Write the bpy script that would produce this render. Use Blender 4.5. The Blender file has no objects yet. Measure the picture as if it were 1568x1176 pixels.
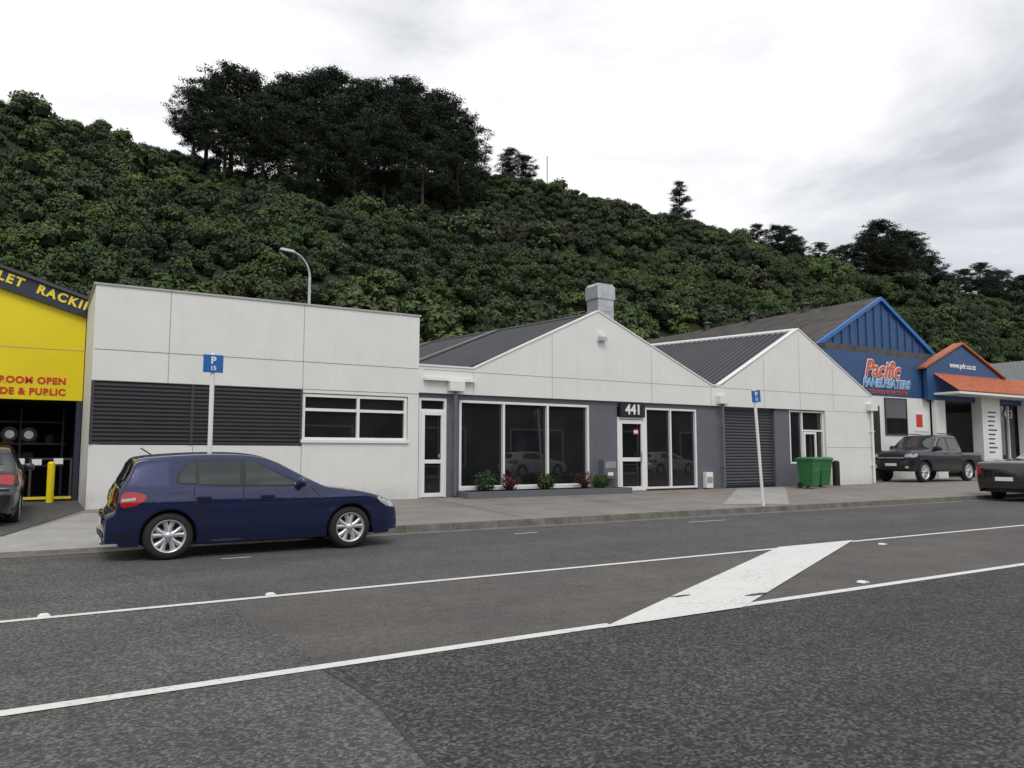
import bpy, bmesh, math, random
import numpy as np
from mathutils import Vector, Matrix, noise
from mathutils.bvhtree import BVHTree
random.seed(7); rng=np.random.default_rng(7)
S=bpy.context.scene
COL=S.collection
# ------------------------------------------------------------ materials
def base_mat(name):
    m=bpy.data.materials.new(name); m.use_nodes=True
    nt=m.node_tree; b=nt.nodes['Principled BSDF']
    return m,nt,b
def N(nt,t,**k):
    n=nt.nodes.new(t)
    for a,v in k.items(): setattr(n,a,v)
    return n
def mix(nt,fac,a,b,mode='MIX'):
    n=nt.nodes.new('ShaderNodeMix'); n.data_type='RGBA'; n.blend_type=mode
    for i,v in ((0,fac),(6,a),(7,b)):
        if hasattr(v,'links'): nt.links.new(v,n.inputs[i])
        elif i==0: n.inputs[0].default_value=v
        else: n.inputs[i].default_value=(*v,1) if len(v)==3 else v
    return n.outputs[2]
def ntex(nt,scale,detail=3,rough=.5,stretch=None):
    tc=N(nt,'ShaderNodeTexCoord'); n=N(nt,'ShaderNodeTexNoise')
    n.inputs['Scale'].default_value=scale; n.inputs['Detail'].default_value=detail; n.inputs['Roughness'].default_value=rough
    if stretch:
        mp=N(nt,'ShaderNodeMapping'); mp.inputs['Scale'].default_value=stretch
        nt.links.new(tc.outputs['Object'],mp.inputs[0]); nt.links.new(mp.outputs[0],n.inputs['Vector'])
    else: nt.links.new(tc.outputs['Object'],n.inputs['Vector'])
    return n.outputs['Fac']
def ramp(nt,fac,lo,hi,a=0.,b=1.):
    n=N(nt,'ShaderNodeMapRange'); n.inputs[1].default_value=lo; n.inputs[2].default_value=hi; n.inputs[3].default_value=a; n.inputs[4].default_value=b
    nt.links.new(fac,n.inputs[0]); return n.outputs[0]
def M(name,col,rough=.6,metal=0,var=.12,scale=3,stretch=None,bump=0,bscale=40,spec=.5,coat=0,fine=0,fscale=60,grime=0):
    m,nt,b=base_mat(name)
    c=Vector(col)
    out=mix(nt,ramp(nt,ntex(nt,scale,4,.6,stretch),.3,.7),tuple(c*(1-var)),tuple(min(1,x) for x in c*(1+var)))
    if fine:
        out=mix(nt,ramp(nt,ntex(nt,fscale,2),.3,.7),mix(nt,1.0,out,(1-fine,)*3,'MULTIPLY'),mix(nt,1.0,out,(1+fine,)*3,'MULTIPLY'))
    if grime:
        tc=N(nt,'ShaderNodeTexCoord'); sx=N(nt,'ShaderNodeSeparateXYZ'); nt.links.new(tc.outputs['Object'],sx.inputs[0])
        g=ramp(nt,sx.outputs['Z'],.75,.3)
        mu=N(nt,'ShaderNodeMath',operation='MULTIPLY'); nt.links.new(g,mu.inputs[0]); nt.links.new(ramp(nt,ntex(nt,4,5,.7),.3,.75),mu.inputs[1])
        mu2=N(nt,'ShaderNodeMath',operation='MULTIPLY'); nt.links.new(mu.outputs[0],mu2.inputs[0]); mu2.inputs[1].default_value=grime
        out=mix(nt,mu2.outputs[0],out,(.16,.15,.12))
        st=ramp(nt,ntex(nt,1.0,4,.6,(5,5,.35)),.52,.78)
        mu3=N(nt,'ShaderNodeMath',operation='MULTIPLY'); nt.links.new(st,mu3.inputs[0]); mu3.inputs[1].default_value=grime*.4
        out=mix(nt,mu3.outputs[0],out,tuple(c*.65))
    nt.links.new(out,b.inputs['Base Color'])
    b.inputs['Roughness'].default_value=rough; b.inputs['Metallic'].default_value=metal
    b.inputs['Specular IOR Level'].default_value=spec
    if coat: b.inputs['Coat Weight'].default_value=coat; b.inputs['Coat Roughness'].default_value=.04
    if bump:
        bp=N(nt,'ShaderNodeBump'); bp.inputs['Strength'].default_value=bump; bp.inputs['Distance'].default_value=.01
        nt.links.new(ntex(nt,bscale,3),bp.inputs['Height']); nt.links.new(bp.outputs[0],b.inputs['Normal'])
    return m
def asphalt(name,col,chip=.45,cs=85,wear=.15):
    m,nt,b=base_mat(name); c=Vector(col)
    lo=mix(nt,ramp(nt,ntex(nt,.5,4,.65,(.2,1.6,1)),.3,.7),tuple(c*(1-wear)),tuple(c*(1+wear)))
    big=ramp(nt,ntex(nt,.9,5,.7),.35,.65)
    lo=mix(nt,big,mix(nt,1.,lo,(.86,)*3,'MULTIPLY'),mix(nt,1.,lo,(1.13,1.12,1.09),'MULTIPLY'))
    mid=ramp(nt,ntex(nt,7,5,.75),.3,.7)
    lo2=mix(nt,mid,mix(nt,1.,lo,(.86,)*3,'MULTIPLY'),mix(nt,1.,lo,(1.14,)*3,'MULTIPLY'))
    tc=N(nt,'ShaderNodeTexCoord'); vo=N(nt,'ShaderNodeTexVoronoi'); vo.inputs['Scale'].default_value=cs
    nt.links.new(tc.outputs['Object'],vo.inputs['Vector'])
    sp=N(nt,'ShaderNodeSeparateColor'); nt.links.new(vo.outputs['Color'],sp.inputs[0])
    pw=N(nt,'ShaderNodeMath',operation='POWER'); nt.links.new(sp.outputs[0],pw.inputs[0]); pw.inputs[1].default_value=2.2
    out=mix(nt,pw.outputs[0],mix(nt,1.,lo2,(1-chip,)*3,'MULTIPLY'),mix(nt,1.,lo2,(1+chip*2.2,)*3,'MULTIPLY'))
    nt.links.new(out,b.inputs['Base Color']); b.inputs['Roughness'].default_value=.85; b.inputs['Specular IOR Level'].default_value=.3
    bp=N(nt,'ShaderNodeBump'); bp.inputs['Strength'].default_value=.7; bp.inputs['Distance'].default_value=.006
    nt.links.new(vo.outputs['Distance'],bp.inputs['Height']); bp.invert=True; nt.links.new(bp.outputs[0],b.inputs['Normal'])
    return m
def paintmark(name,col):
    m,nt,b=base_mat(name)
    w=ramp(nt,ntex(nt,22,5,.75),.50,.66)
    w2=ramp(nt,ntex(nt,1.6,4,.6),.35,.75)
    mu=N(nt,'ShaderNodeMath',operation='MULTIPLY'); nt.links.new(w,mu.inputs[0]); nt.links.new(w2,mu.inputs[1])
    out=mix(nt,mu.outputs[0],col,(.2,.2,.19))
    out=mix(nt,ramp(nt,ntex(nt,90,2),.3,.7),mix(nt,1.,out,(.82,)*3,'MULTIPLY'),out)
    nt.links.new(out,b.inputs['Base Color']); b.inputs['Roughness'].default_value=.7
    return m
def leafmat(name,cols,isl=.5,big=True,spec=.25):
    m,nt,b=base_mat(name)
    oi=N(nt,'ShaderNodeObjectInfo'); ge=N(nt,'ShaderNodeNewGeometry')
    cr=N(nt,'ShaderNodeValToRGB'); nt.links.new(oi.outputs['Random'],cr.inputs[0])
    e=cr.color_ramp.elements
    while len(e)<len(cols): e.new(.5)
    for i,c in enumerate(cols):
        e[i].position=i/(len(cols)-1); e[i].color=(*c,1)
    out=cr.outputs[0]
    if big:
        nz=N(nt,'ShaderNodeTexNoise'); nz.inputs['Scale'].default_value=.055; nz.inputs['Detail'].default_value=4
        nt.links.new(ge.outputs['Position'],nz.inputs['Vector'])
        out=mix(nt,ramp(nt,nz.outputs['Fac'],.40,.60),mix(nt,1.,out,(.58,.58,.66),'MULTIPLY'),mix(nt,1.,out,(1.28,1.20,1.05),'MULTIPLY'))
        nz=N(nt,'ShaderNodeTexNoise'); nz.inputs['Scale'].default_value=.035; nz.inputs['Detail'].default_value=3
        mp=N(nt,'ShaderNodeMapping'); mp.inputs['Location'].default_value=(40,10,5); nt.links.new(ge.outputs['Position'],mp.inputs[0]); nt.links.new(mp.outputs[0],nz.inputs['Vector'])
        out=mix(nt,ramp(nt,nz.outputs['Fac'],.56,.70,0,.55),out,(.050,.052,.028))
    out=mix(nt,ge.outputs['Random Per Island'],mix(nt,1.,out,(1-isl,)*3,'MULTIPLY'),mix(nt,1.,out,(1+isl,)*3,'MULTIPLY'))
    nt.links.new(out,b.inputs['Base Color']); b.inputs['Roughness'].default_value=.6; b.inputs['Specular IOR Level'].default_value=spec
    return m
def glass(name,col=(.012,.014,.016),rough=.03,spec=.6):
    m,nt,b=base_mat(name)
    out=mix(nt,ramp(nt,ntex(nt,.8,2),.3,.7),tuple(Vector(col)*.6),tuple(Vector(col)*1.5))
    nt.links.new(out,b.inputs['Base Color'])
    b.inputs['Roughness'].default_value=rough; b.inputs['Specular IOR Level'].default_value=spec
    return m
white=M('white_wall_paint',(.75,.75,.72),.6,var=.035,scale=1.2,grime=.45)
whitetrim=M('white_trim',(.81,.81,.80),.45,var=.03)
joint=M('joint_dark',(.25,.25,.24),.8)
cap=M('parapet_cap',(.42,.42,.41),.5,var=.08)
greywall=M('grey_wall_paint',(.125,.130,.150),.6,var=.06,grime=.25)
charcoal=M('charcoal_cladding',(.045,.045,.052),.45,var=.08)
rollmat=M('roller_door_steel',(.055,.06,.066),.4,var=.1,grime=.2)
roofdark=M('dark_roof_steel',(.050,.051,.060),.5,var=.15,scale=.8)
rooflight=M('roof_light_sheet',(.16,.165,.17),.5,var=.15)
roofold=M('weathered_roof',(.085,.078,.072),.8,var=.35,scale=1.5,bump=.3,bscale=12)
yellow=M('yellow_paint',(.80,.64,.0),.5,var=.04,scale=1)
navy=M('navy_paint',(.018,.026,.045),.5)
blue=M('blue_cladding',(.022,.075,.20),.5,var=.12)
signblue=M('sign_blue',(.01,.13,.42),.4,var=.03)
orange=M('terracotta_tile',(.42,.115,.045),.6,var=.25,scale=6)
galv=M('galvanised_steel',(.45,.47,.49),.35,metal=.6,var=.2,scale=6)
concrete=M('concrete_light',(.33,.32,.30),.85,var=.16,scale=1.5,fine=.15,fscale=50,bump=.2)
kerbm=M('kerb_concrete',(.15,.14,.125),.9,var=.35,scale=3,fine=.25,fscale=40,bump=.3)
pathm=M('footpath_seal',(.215,.195,.174),.9,var=.18,scale=1.0,fine=.3,fscale=60,bump=.3)
asL=asphalt('asphalt_old',(.092,.091,.090),.4,60); asD=asphalt('asphalt_coarse_dark',(.058,.058,.059),.55,55)
asM=asphalt('asphalt_fine',(.108,.101,.096),.22,110,.12); asF=asphalt('asphalt_far_lane',(.086,.086,.086),.3,70)
tar=M('tar_seam',(.035,.035,.036),.6)
mark=paintmark('road_marking_paint',(.76,.76,.73))
black=M('black_plastic',(.012,.012,.013),.5); rubber=M('tyre_rubber',(.018,.018,.019),.8,var=.2,scale=20)
alloy=M('alloy_rim',(.62,.63,.65),.3,metal=.6,var=.03)
carglass=glass('car_glass',(.035,.043,.041),.02,.9); winglass=glass('window_glass',(.012,.013,.015),.02,1.0)
redl=M('red_lens',(.45,.01,.012),.15,spec=.7,coat=.6); clearl=M('headlight_lens',(.45,.47,.5),.1,coat=1,var=.3,scale=20)
bluepaint=M('blue_car_paint',(.010,.018,.080),.26,metal=.4,var=.03,coat=1)
darkpaint=M('dark_grey_car_paint',(.022,.024,.028),.28,metal=.4,var=.03,coat=1)
blackpaint=M('black_car_paint',(.008,.008,.009),.25,metal=.2,var=.03,coat=1)
whitepaint=M('white_car_paint',(.8,.8,.8),.3,coat=1,var=.02)
chrome=M('chrome',(.7,.7,.72),.12,metal=1,var=.02)
binm=M('green_bin_plastic',(.03,.15,.05),.45,var=.08)
redtxt=M('red_lettering',(.60,.03,.01),.5,var=.02); yeltxt=M('yellow_lettering',(.85,.65,.05),.5,var=.02)
whitetxt=M('white_lettering',(.8,.8,.8),.5,var=.02); orangetxt=M('orange_lettering',(.70,.10,.02),.5); ltblue=M('light_blue_lettering',(.08,.35,.70),.5)
dirt=M('hill_soil',(.016,.026,.009),.95,var=.4,scale=.3); grassm=M('ground_seal',(.09,.095,.07),.95,var=.3,scale=.1)
bark=M('bark',(.05,.042,.035),.9,var=.3,scale=8); interior=M('dark_interior',(.02,.02,.021),.8)
grnshelf=M('shelf_steel',(.10,.11,.12),.5)
brickopp=M('opposite_wall',(.10,.10,.09),.8,var=.2)
# ------------------------------------------------------------ mesh helpers
class MB:
    def __init__(s): s.v=[];s.f=[];s.m=[];s.mats=[];s.sm=[]
    def mi(s,mat):
        if mat not in s.mats: s.mats.append(mat)
        return s.mats.index(mat)
    def add(s,vs,fs,mat,smooth=False):
        o=len(s.v); s.v+= [tuple(v) for v in vs]; k=s.mi(mat)
        for f in fs: s.f.append(tuple(o+i for i in f)); s.m.append(k); s.sm.append(smooth)
    def box(s,x0,x1,y0,y1,z0,z1,mat):
        v=[(x,y,z) for z in (z0,z1) for y in (y0,y1) for x in (x0,x1)]
        s.add(v,[(0,2,3,1),(4,5,7,6),(0,1,5,4),(2,6,7,3),(0,4,6,2),(1,3,7,5)],mat)
    def prism(s,poly,y0,y1,mat):
        n=len(poly); v=[(x,y0,z) for x,z in poly]+[(x,y1,z) for x,z in poly]
        s.add(v,[tuple(range(n)),tuple(range(2*n-1,n-1,-1))]+[(i,i+n,(i+1)%n+n,(i+1)%n) for i in range(n)],mat)
    def tube(s,pts,rad,mat,seg=10,caps=True):
        pts=[Vector(p) for p in pts]; rads=rad if isinstance(rad,(list,tuple)) else [rad]*len(pts)
        vs=[];fs=[]
        for i,p in enumerate(pts):
            d=(pts[min(i+1,len(pts)-1)]-pts[max(i-1,0)]).normalized()
            a=Vector((0,0,1)) if abs(d.z)<.9 else Vector((1,0,0))
            u=d.cross(a).normalized(); w=d.cross(u)
            for k in range(seg):
                t=2*math.pi*k/seg; vs.append(p+(u*math.cos(t)+w*math.sin(t))*rads[i])
        for i in range(len(pts)-1):
            for k in range(seg):
                fs.append((i*seg+k,i*seg+(k+1)%seg,(i+1)*seg+(k+1)%seg,(i+1)*seg+k))
        s.add(vs,fs,mat,True)
        if caps:
            o=len(vs)-seg
            s.add([vs[k] for k in range(seg)],[tuple(range(seg))],mat); s.add([vs[o+k] for k in range(seg)],[tuple(range(seg))],mat)
    def lathe(s,prof,mat,origin=(0,0,0),axis='y',seg=40,sign=1):
        vs=[];fs=[];n=len(prof);o=Vector(origin)
        for k in range(seg):
            t=2*math.pi*k/seg
            for r,a in prof:
                if axis=='y': vs.append(o+Vector((r*math.cos(t),a*sign,r*math.sin(t))))
                else: vs.append(o+Vector((r*math.cos(t),r*math.sin(t),a)))
        for k in range(seg):
            for i in range(n-1):
                a=k*n+i;b=((k+1)%seg)*n+i; fs.append((a,b,b+1,a+1))
        s.add(vs,fs,mat,True)
    def obj(s,name,parent=None,bevel=0):
        me=bpy.data.meshes.new(name); me.from_pydata(s.v,[],s.f)
        for m in s.mats: me.materials.append(m)
        me.polygons.foreach_set('material_index',s.m); me.polygons.foreach_set('use_smooth',s.sm); me.update()
        o=bpy.data.objects.new(name,me); COL.objects.link(o)
        if parent: o.parent=parent
        if bevel:
            b=o.modifiers.new('b','BEVEL'); b.width=bevel; b.segments=2; b.limit_method='ANGLE'
        return o
def empty(name,loc=(0,0,0),rz=0):
    e=bpy.data.objects.new(name,None); e.location=loc; e.rotation_euler=(0,0,rz); COL.objects.link(e); return e
def text(s,x,y,z,size,mat,parent,name='lettering',rot=(math.pi/2,0,0),align='CENTER',sx=1,shear=0,bold=.0,sp=1):
    c=bpy.data.curves.new(name,'FONT'); c.body=s; c.size=size; c.extrude=.006; c.align_x=align; c.align_y='CENTER'; c.shear=shear; c.offset=bold; c.space_character=sp
    c.materials.append(mat); o=bpy.data.objects.new(name,c); COL.objects.link(o); o.location=(x,y,z); o.rotation_euler=rot; o.scale=(sx,1,1); o.parent=parent
    return o
# ------------------------------------------------------------ camera
H=1.45; hd=math.radians(31.4); pt=math.radians(5.18)
cam=bpy.data.cameras.new('camera'); co=bpy.data.objects.new('camera',cam); COL.objects.link(co); S.camera=co
cam.sensor_width=36; cam.lens=36*1180/1568; cam.clip_end=5000
co.location=(0,0,H)
d=Vector((math.sin(hd)*math.cos(pt),math.cos(hd)*math.cos(pt),math.sin(pt)))
co.rotation_euler=d.to_track_quat('-Z','Y').to_euler()
# ------------------------------------------------------------ world + sun
w=bpy.data.worlds.new('World'); S.world=w; w.use_nodes=True; nt=w.node_tree; bg=nt.nodes['Background']
sky=N(nt,'ShaderNodeTexSky'); sky.sky_type='NISHITA'; sky.sun_disc=False; sky.sun_elevation=math.radians(52); sky.sun_rotation=math.radians(200)
tc=N(nt,'ShaderNodeTexCoord'); mp=N(nt,'ShaderNodeMapping'); mp.inputs['Scale'].default_value=(1,1,3.0); mp.inputs['Location'].default_value=(.9,.25,.2)
nt.links.new(tc.outputs['Generated'],mp.inputs[0])
nz=N(nt,'ShaderNodeTexNoise'); nz.inputs['Scale'].default_value=2.3; nz.inputs['Detail'].default_value=8; nz.inputs['Roughness'].default_value=.55; nz.inputs['Distortion'].default_value=.35
nt.links.new(mp.outputs[0],nz.inputs['Vector'])
cr=N(nt,'ShaderNodeValToRGB'); nt.links.new(nz.outputs['Fac'],cr.inputs[0]); e=cr.color_ramp.elements
e[0].position=.34; e[0].color=(.50,.52,.56,1); e[1].position=.66; e[1].color=(1,1,1,1)
k=e.new(.48); k.color=(.76,.77,.80,1)
cl=mix(nt,1.,cr.outputs[0],(12.8,12.8,12.8,1),'MULTIPLY')
nt.links.new(mix(nt,.94,sky.outputs[0],cl),bg.inputs[0]); bg.inputs[1].default_value=.092
sl=bpy.data.lights.new('sun','SUN'); sl.energy=1.25; sl.angle=math.radians(25); sl.color=(1,.97,.92)
so=bpy.data.objects.new('sun',sl); COL.objects.link(so); so.rotation_euler=(math.radians(38),0,math.radians(-20))
S.view_settings.view_transform='Standard'; S.view_settings.look='None'; S.view_settings.exposure=0
# ------------------------------------------------------------ ground
def zf(x,y):
    e=.13 if x>2.8 else (.03 if x<1.9 else .03+.1*(x-1.9)/.9)
    t=min(max((y-13.42)/(18.1-13.42),0),1)
    return e+(.30-e)*t
def sheet(mb,c,mat,nx=20,ny=6,off=.004,zfun=None):
    c=[Vector((a,b,0)) for a,b in c]; vs=[];fs=[]
    for j in range(ny+1):
        for i in range(nx+1):
            u=i/nx;v=j/ny; p=(c[0]*(1-u)+c[1]*u)*(1-v)+(c[3]*(1-u)+c[2]*u)*v
            vs.append((p.x,p.y,(zfun(p.x,p.y) if zfun else 0)+off))
    for j in range(ny):
        for i in range(nx):
            a=j*(nx+1)+i; fs.append((a,a+1,a+nx+2,a+nx+1))
    mb.add(vs,fs,mat)
b=MB(); sheet(b,[(-900,-900),(1200,-900),(1200,1200),(-900,1200)],grassm,4,4,-.01); b.obj('ground')
b=MB()
sj=[(1.55,-2.0),(1.58,2.0),(1.62,3.4),(1.75,4.4),(1.70,5.22),(1.75,6.2),(1.62,7.2),(1.70,8.16),(1.3,9.6),(.9,11),(.6,13.3)]
for (x0,y0),(x1,y1) in zip(sj,sj[1:]):
    sheet(b,[(-120,y0),(x0,y0),(x1,y1),(-120,y1)],asL,1,1,.004)
    mm=asD if y1<=5.23 else (asM if y1<=8.17 else asF)
    sheet(b,[(x0,y0),(300,y0),(300,y1),(x1,y1)],mm,1,1,.004)
b.obj('road')
b=MB()
for (x0,y0),(x1,y1) in list(zip(sj,sj[1:]))[1:4]: sheet(b,[(x0-.008,y0),(x0+.012,y0),(x1+.012,y1),(x1-.008,y1)],tar,1,1,.008)
b.obj('tar_seam')
b=MB()
def blob(cx_,cy_,rx,ry,z,seed):
    r_=random.Random(seed); n=18; vs=[(cx_+rx*math.cos(6.283*k/n)*r_.uniform(.6,1.1),cy_+ry*math.sin(6.283*k/n)*r_.uniform(.6,1.1),z) for k in range(n)]
    b.add(vs,[tuple(range(n))],tar)
blob(6.35,5.58,.18,.05,.0175,1); blob(5.62,5.92,.14,.035,.0175,2)
b.obj('tar_patch')
b=MB()
def line(x0,x1,y,wd): sheet(b,[(x0,y-wd/2),(x1,y-wd/2),(x1,y+wd/2),(x0,y+wd/2)],mark,1,1,.0095)
line(-60,4.2,5.28,.115); line(5.6,250,5.28,.115); line(-60,9.9,8.1,.10); line(11.5,250,8.1,.10)
sheet(b,[(4.05,5.2),(5.72,5.2),(11.7,8.2),(9.85,8.2)],mark,1,1,.013)
line(7.4,7.9,12.05,.05); line(11.8,12.9,12.15,.05); line(2.2,2.6,11.3,.05)
b.obj('road_markings')
b=MB()
for x,y in ((.1,8.2),(2.1,8.2),(8.0,5.5),(11.6,7.6),(20,8.2),(15,5.5)):
    b.prism([(x-.05,.005),(x+.05,.005),(x+.03,.022),(x-.03,.022)],y-.05,y+.05,whitetxt)
b.obj('road_studs')
b=MB()
sheet(b,[(-60,12.95),(90,12.95),(90,13.3),(-60,13.3)],kerbm,60,1,.008)
xs=[-60,1.9]+[1.9+.9*i/4 for i in range(1,5)]+list(np.arange(3.8,90,1.0))
for x0,x1 in zip(xs,xs[1:]):
    z0=zf(x0,13.3)+.002; z1=zf(x1,13.3)+.002; g=.008 if x0>2.7 else 0
    v=[(x0+g,13.28,0),(x1,13.28,0),(x1,13.42,-.01),(x0+g,13.42,-.01),(x0+g,13.31,z0),(x1,13.31,z1),(x1,13.42,z1),(x0+g,13.42,z0)]
    b.add(v,[(0,1,5,4),(4,5,6,7),(0,4,7,3),(1,2,6,5)],kerbm)
b.obj('kerb')
b=MB(); vs=[];fs=[]
X=[-60,-30,-10]+list(np.arange(-5,6,.5))+list(range(7,60,2))+[90]; Y=[13.42,14,15,16,17,18.1,20,30,46]
for y in Y:
    for x in X: vs.append((x,y,zf(x,y)))
for j in range(len(Y)-1):
    for i in range(len(X)-1):
        a=j*len(X)+i; fs.append((a,a+1,a+len(X)+1,a+len(X)))
b.add(vs,fs,pathm); b.obj('footpath')
b=MB()
sheet(b,[(-20,13.42),(1.9,13.42),(1.5,15),(-20,14.9)],concrete,30,4,.006,zf)
sheet(b,[(-.45,14.97),(1.5,15.0),(1.2,17.6),(.8,17.6)],concrete,6,6,.006,zf)
sheet(b,[(15.0,14.2),(16.8,13.6),(22.2,18.1),(19.8,18.1)],concrete,8,8,.006,zf)
b.obj('driveway')
b=MB(); sheet(b,[(-20,14.95),(-.5,14.95),(.86,18.2),(-20,18.2)],asL,12,6,.010,zf); sheet(b,[(-20,18.2),(.84,18.2),(.84,23),(-20,23)],asL,2,2,.010,zf)
b.obj('car_park')
b=MB(); 
for x in (5.5,8.6,12.5,18.5,24.0,28): sheet(b,[(x,13.44),(x+.015,13.44),(x+.015,18.1),(x,18.1)],tar,1,6,.006,zf)
sheet(b,[(4,16.1),(14.8,16.1),(14.8,16.12),(4,16.12)],tar,12,1,.007,zf)
b.obj('path_joints')
b=MB(); b.box(-60,90,-7,-1.2,0,.13,pathm); b.obj('opposite_footpath')
# ------------------------------------------------------------ main building
F=18.4
B=empty('white_shop_building')
def frame(mb,x0,x1,z0,z1,y,t=.06,dep=.08,mat=whitetrim,vm=(),hm=()):
    mb.box(x0,x1,y,y+dep,z0,z0+t,mat); mb.box(x0,x1,y,y+dep,z1-t,z1,mat)
    mb.box(x0,x0+t,y+.002,y+dep,z0+t,z1-t,mat); mb.box(x1-t,x1,y+.002,y+dep,z0+t,z1-t,mat)
    for v in vm: mb.box(v-t/2,v+t/2,y+.004,y+dep,z0+t,z1-t,mat)
    for (h,a,c) in hm: mb.box(a,c,y+.006,y+dep-.004,h-t/2,h+t/2,mat)
b=MB()
b.box(.86,8.38,F,F+.2,.05,1.64,white)
b.box(5.32,8.38,F,F+.2,1.64,1.74,white); b.box(8.08,8.38,F,F+.2,1.74,3.0,white); b.box(5.32,8.08,F,F+.2,2.92,3.0,white)
b.box(.86,8.38,F,F+.2,3.0,5.05,white)
b.box(.86,1.06,F+.2,30,.05,5.05,white); b.box(8.18,8.38,F+.2,30,.05,5.05,white); b.box(1.06,8.18,29.8,30,.05,5.05,white)
b.box(1.06,5.32,F+.12,F+.2,1.64,3.0,charcoal)
b.obj('wall_left_block',B)
b=MB(); b.box(.82,8.42,F-.03,F+.24,5.05,5.09,cap); b.box(.82,1.10,F+.24,30,5.05,5.09,cap); b.box(8.14,8.42,F+.24,30,5.05,5.09,cap)
b.box(1.06,8.18,F+.2,29.8,4.5,4.55,roofdark); b.obj('parapet_cap',B)
b=MB()
for x in (2.34,5.33): b.box(x-.006,x+.006,F-.003,F,3.0,5.05,joint)
for x in (2.9,5.33): b.box(x-.006,x+.006,F-.003,F,.3,1.62,joint)
b.box(.88,8.38,F-.004,F,3.66,3.675,joint); b.box(.88,8.38,F-.004,F,2.995,3.01,joint)
for x in (10.0,12.6,16.4,19.0): 
    zt=3.66 if x in(10.0,19.0) else (5.7-abs(x-14.3)*.46)
    b.box(x-.005,x+.005,F-.003,F,3.06,zt,joint)
b.box(8.5,19.3,F-.004,F,3.66,3.672,joint)
for x in (21.6,23.5,25.4): b.box(x-.005,x+.005,F-.003,F,3.06,5.85-abs(x-23.5)*.56,joint)
b.box(19.4,27.7,F-.004,F,3.66,3.672,joint); b.box(24.95,27.7,F-.004,F,1.68,1.692,joint); b.box(24.95,27.7,F-.0045,F,3.04,3.052,joint)
b.obj('panel_joints',B)
b=MB(); n=15; z0,z1=1.66,2.985
for i in range(n):
    za=z0+(z1-z0)*i/n; zb=z0+(z1-z0)*(i+1)/n; h=zb-za
    b.add([(.90,F-.012,za),(5.3,F-.012,za),(5.3,F-.012,za+h*.5),(.90,F-.012,za+h*.5),(.90,F+.035,za+h*.68),(5.3,F+.035,za+h*.68),(.90,F+.035,zb-h*.04),(5.3,F+.035,zb-h*.04),(.9,F-.012,zb),(5.3,F-.012,zb)],
      [(0,1,2,3),(3,2,5,4),(4,5,7,6),(6,7,9,8)],charcoal)
for x in (.89,2.86,5.3): b.box(x-.03,x+.03,F-.02,F+.05,1.645,2.99,charcoal)
b.obj('ribbed_cladding',B)
b=MB()
frame(b,5.34,8.06,1.78,2.90,F+.03,.07,.1,vm=(6.75,),hm=((2.52,5.41,6.71),(2.52,6.79,7.99)))
b.box(5.30,8.10,F-.05,F+.1,1.72,1.79,whitetrim)
b.box(5.34,8.06,F+.1,F+.11,1.78,2.9,winglass); b.obj('strip_window',B)
G=F+.1
b=MB()
b.box(8.38,9.62,G,G+.2,2.92,3.05,greywall); b.box(9.24,9.62,G,G+.2,.05,2.92,greywall); b.box(8.38,8.44,G,G+.2,.05,2.92,greywall)
b.box(9.62,13.98,G,G+.2,.05,.52,greywall); b.box(9.62,19.63,G,G+.2,2.90,3.05,greywall); b.box(13.98,15.07,G,G+.2,.05,2.9,greywall)
b.box(18.40,19.63,G,G+.2,.05,2.9,greywall)
b.box(15.07,18.40,G+.1,G+.2,.05,.36,greywall)
b.box(22.25,23.0,G,G+.2,.05,3.05,greywall); b.box(19.63,22.25,G+.1,G+.2,2.98,3.05,greywall)
b.box(23.0,24.9,G,G+.2,.05,1.1,greywall)
b.box(24.9,27.75,F,F+.2,.05,3.05,white); b.box(27.55,27.75,F+.2,34,.05,3.5,white)
b.obj('wall_ground_floor',B)
b=MB()
b.prism([(8.38,3.05),(19.3,3.05),(19.3,3.72),(19.05,3.72),(14.3,5.76),(10.0,3.76),(8.38,3.76)],F,F+.15,white)
b.prism([(19.3,3.05),(27.75,3.05),(27.75,3.68),(23.5,6.0),(19.5,3.74),(19.3,3.72)],F,F+.15,white)
b.obj('gable_parapet',B)
def capline(mb,pl,y0,y1,t,mat):
    for (x0,z0),(x1,z1) in zip(pl,pl[1:]): mb.prism([(x0,z0),(x1,z1),(x1,z1+t),(x0,z0+t)],y0,y1,mat)
b=MB(); capline(b,[(8.38,3.761),(10.0,3.761),(14.3,5.761),(19.05,3.721),(19.4,3.721)],F-.03,F+.2,.04,whitetrim)
capline(b,[(19.42,3.75),(23.5,6.001),(27.8,3.67)],F-.03,F+.2,.04,whitetrim); b.obj('gable_capping',B)
def roof(mb,x0,z0,x1,z1,y0,y1,pitch,h,mat,rise=0):
    n=int((y1-y0)/pitch); vs=[]; 
    L=math.hypot(x1-x0,z1-z0); nx,nz=-(z1-z0)/L,(x1-x0)/L
    if nz<0: nx,nz=-nx,-nz
    for i in range(n):
        for f,hh in ((0,0),(.62,0),(.70,h),(.90,h)):
            y=y0+(i+f)*pitch; q=rise*(y-y0)/(y1-y0); vs+=[(x0+nx*hh,y,z0+nz*hh+q),(x1+nx*hh,y,z1+nz*hh+q)]
    m=len(vs)//2
    mb.add(vs,[(2*i,2*i+2,2*i+3,2*i+1) for i in range(m-1)],mat)
b=MB(); rs=.75
roof(b,8.6,3.25,14.3,5.68,F+.16,34,.2,.035,roofdark,rs); roof(b,19.3,3.5,14.3,5.68,F+.16,34,.2,.035,roofdark,rs)
for y in (24.2,30.0):
    q=rs*(y-18.56)/15.4; b.prism([(8.7,3.36+q),(14.2,5.70+q),(14.2,5.75+q),(8.7,3.41+q)],y,y+.75,rooflight)
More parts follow.
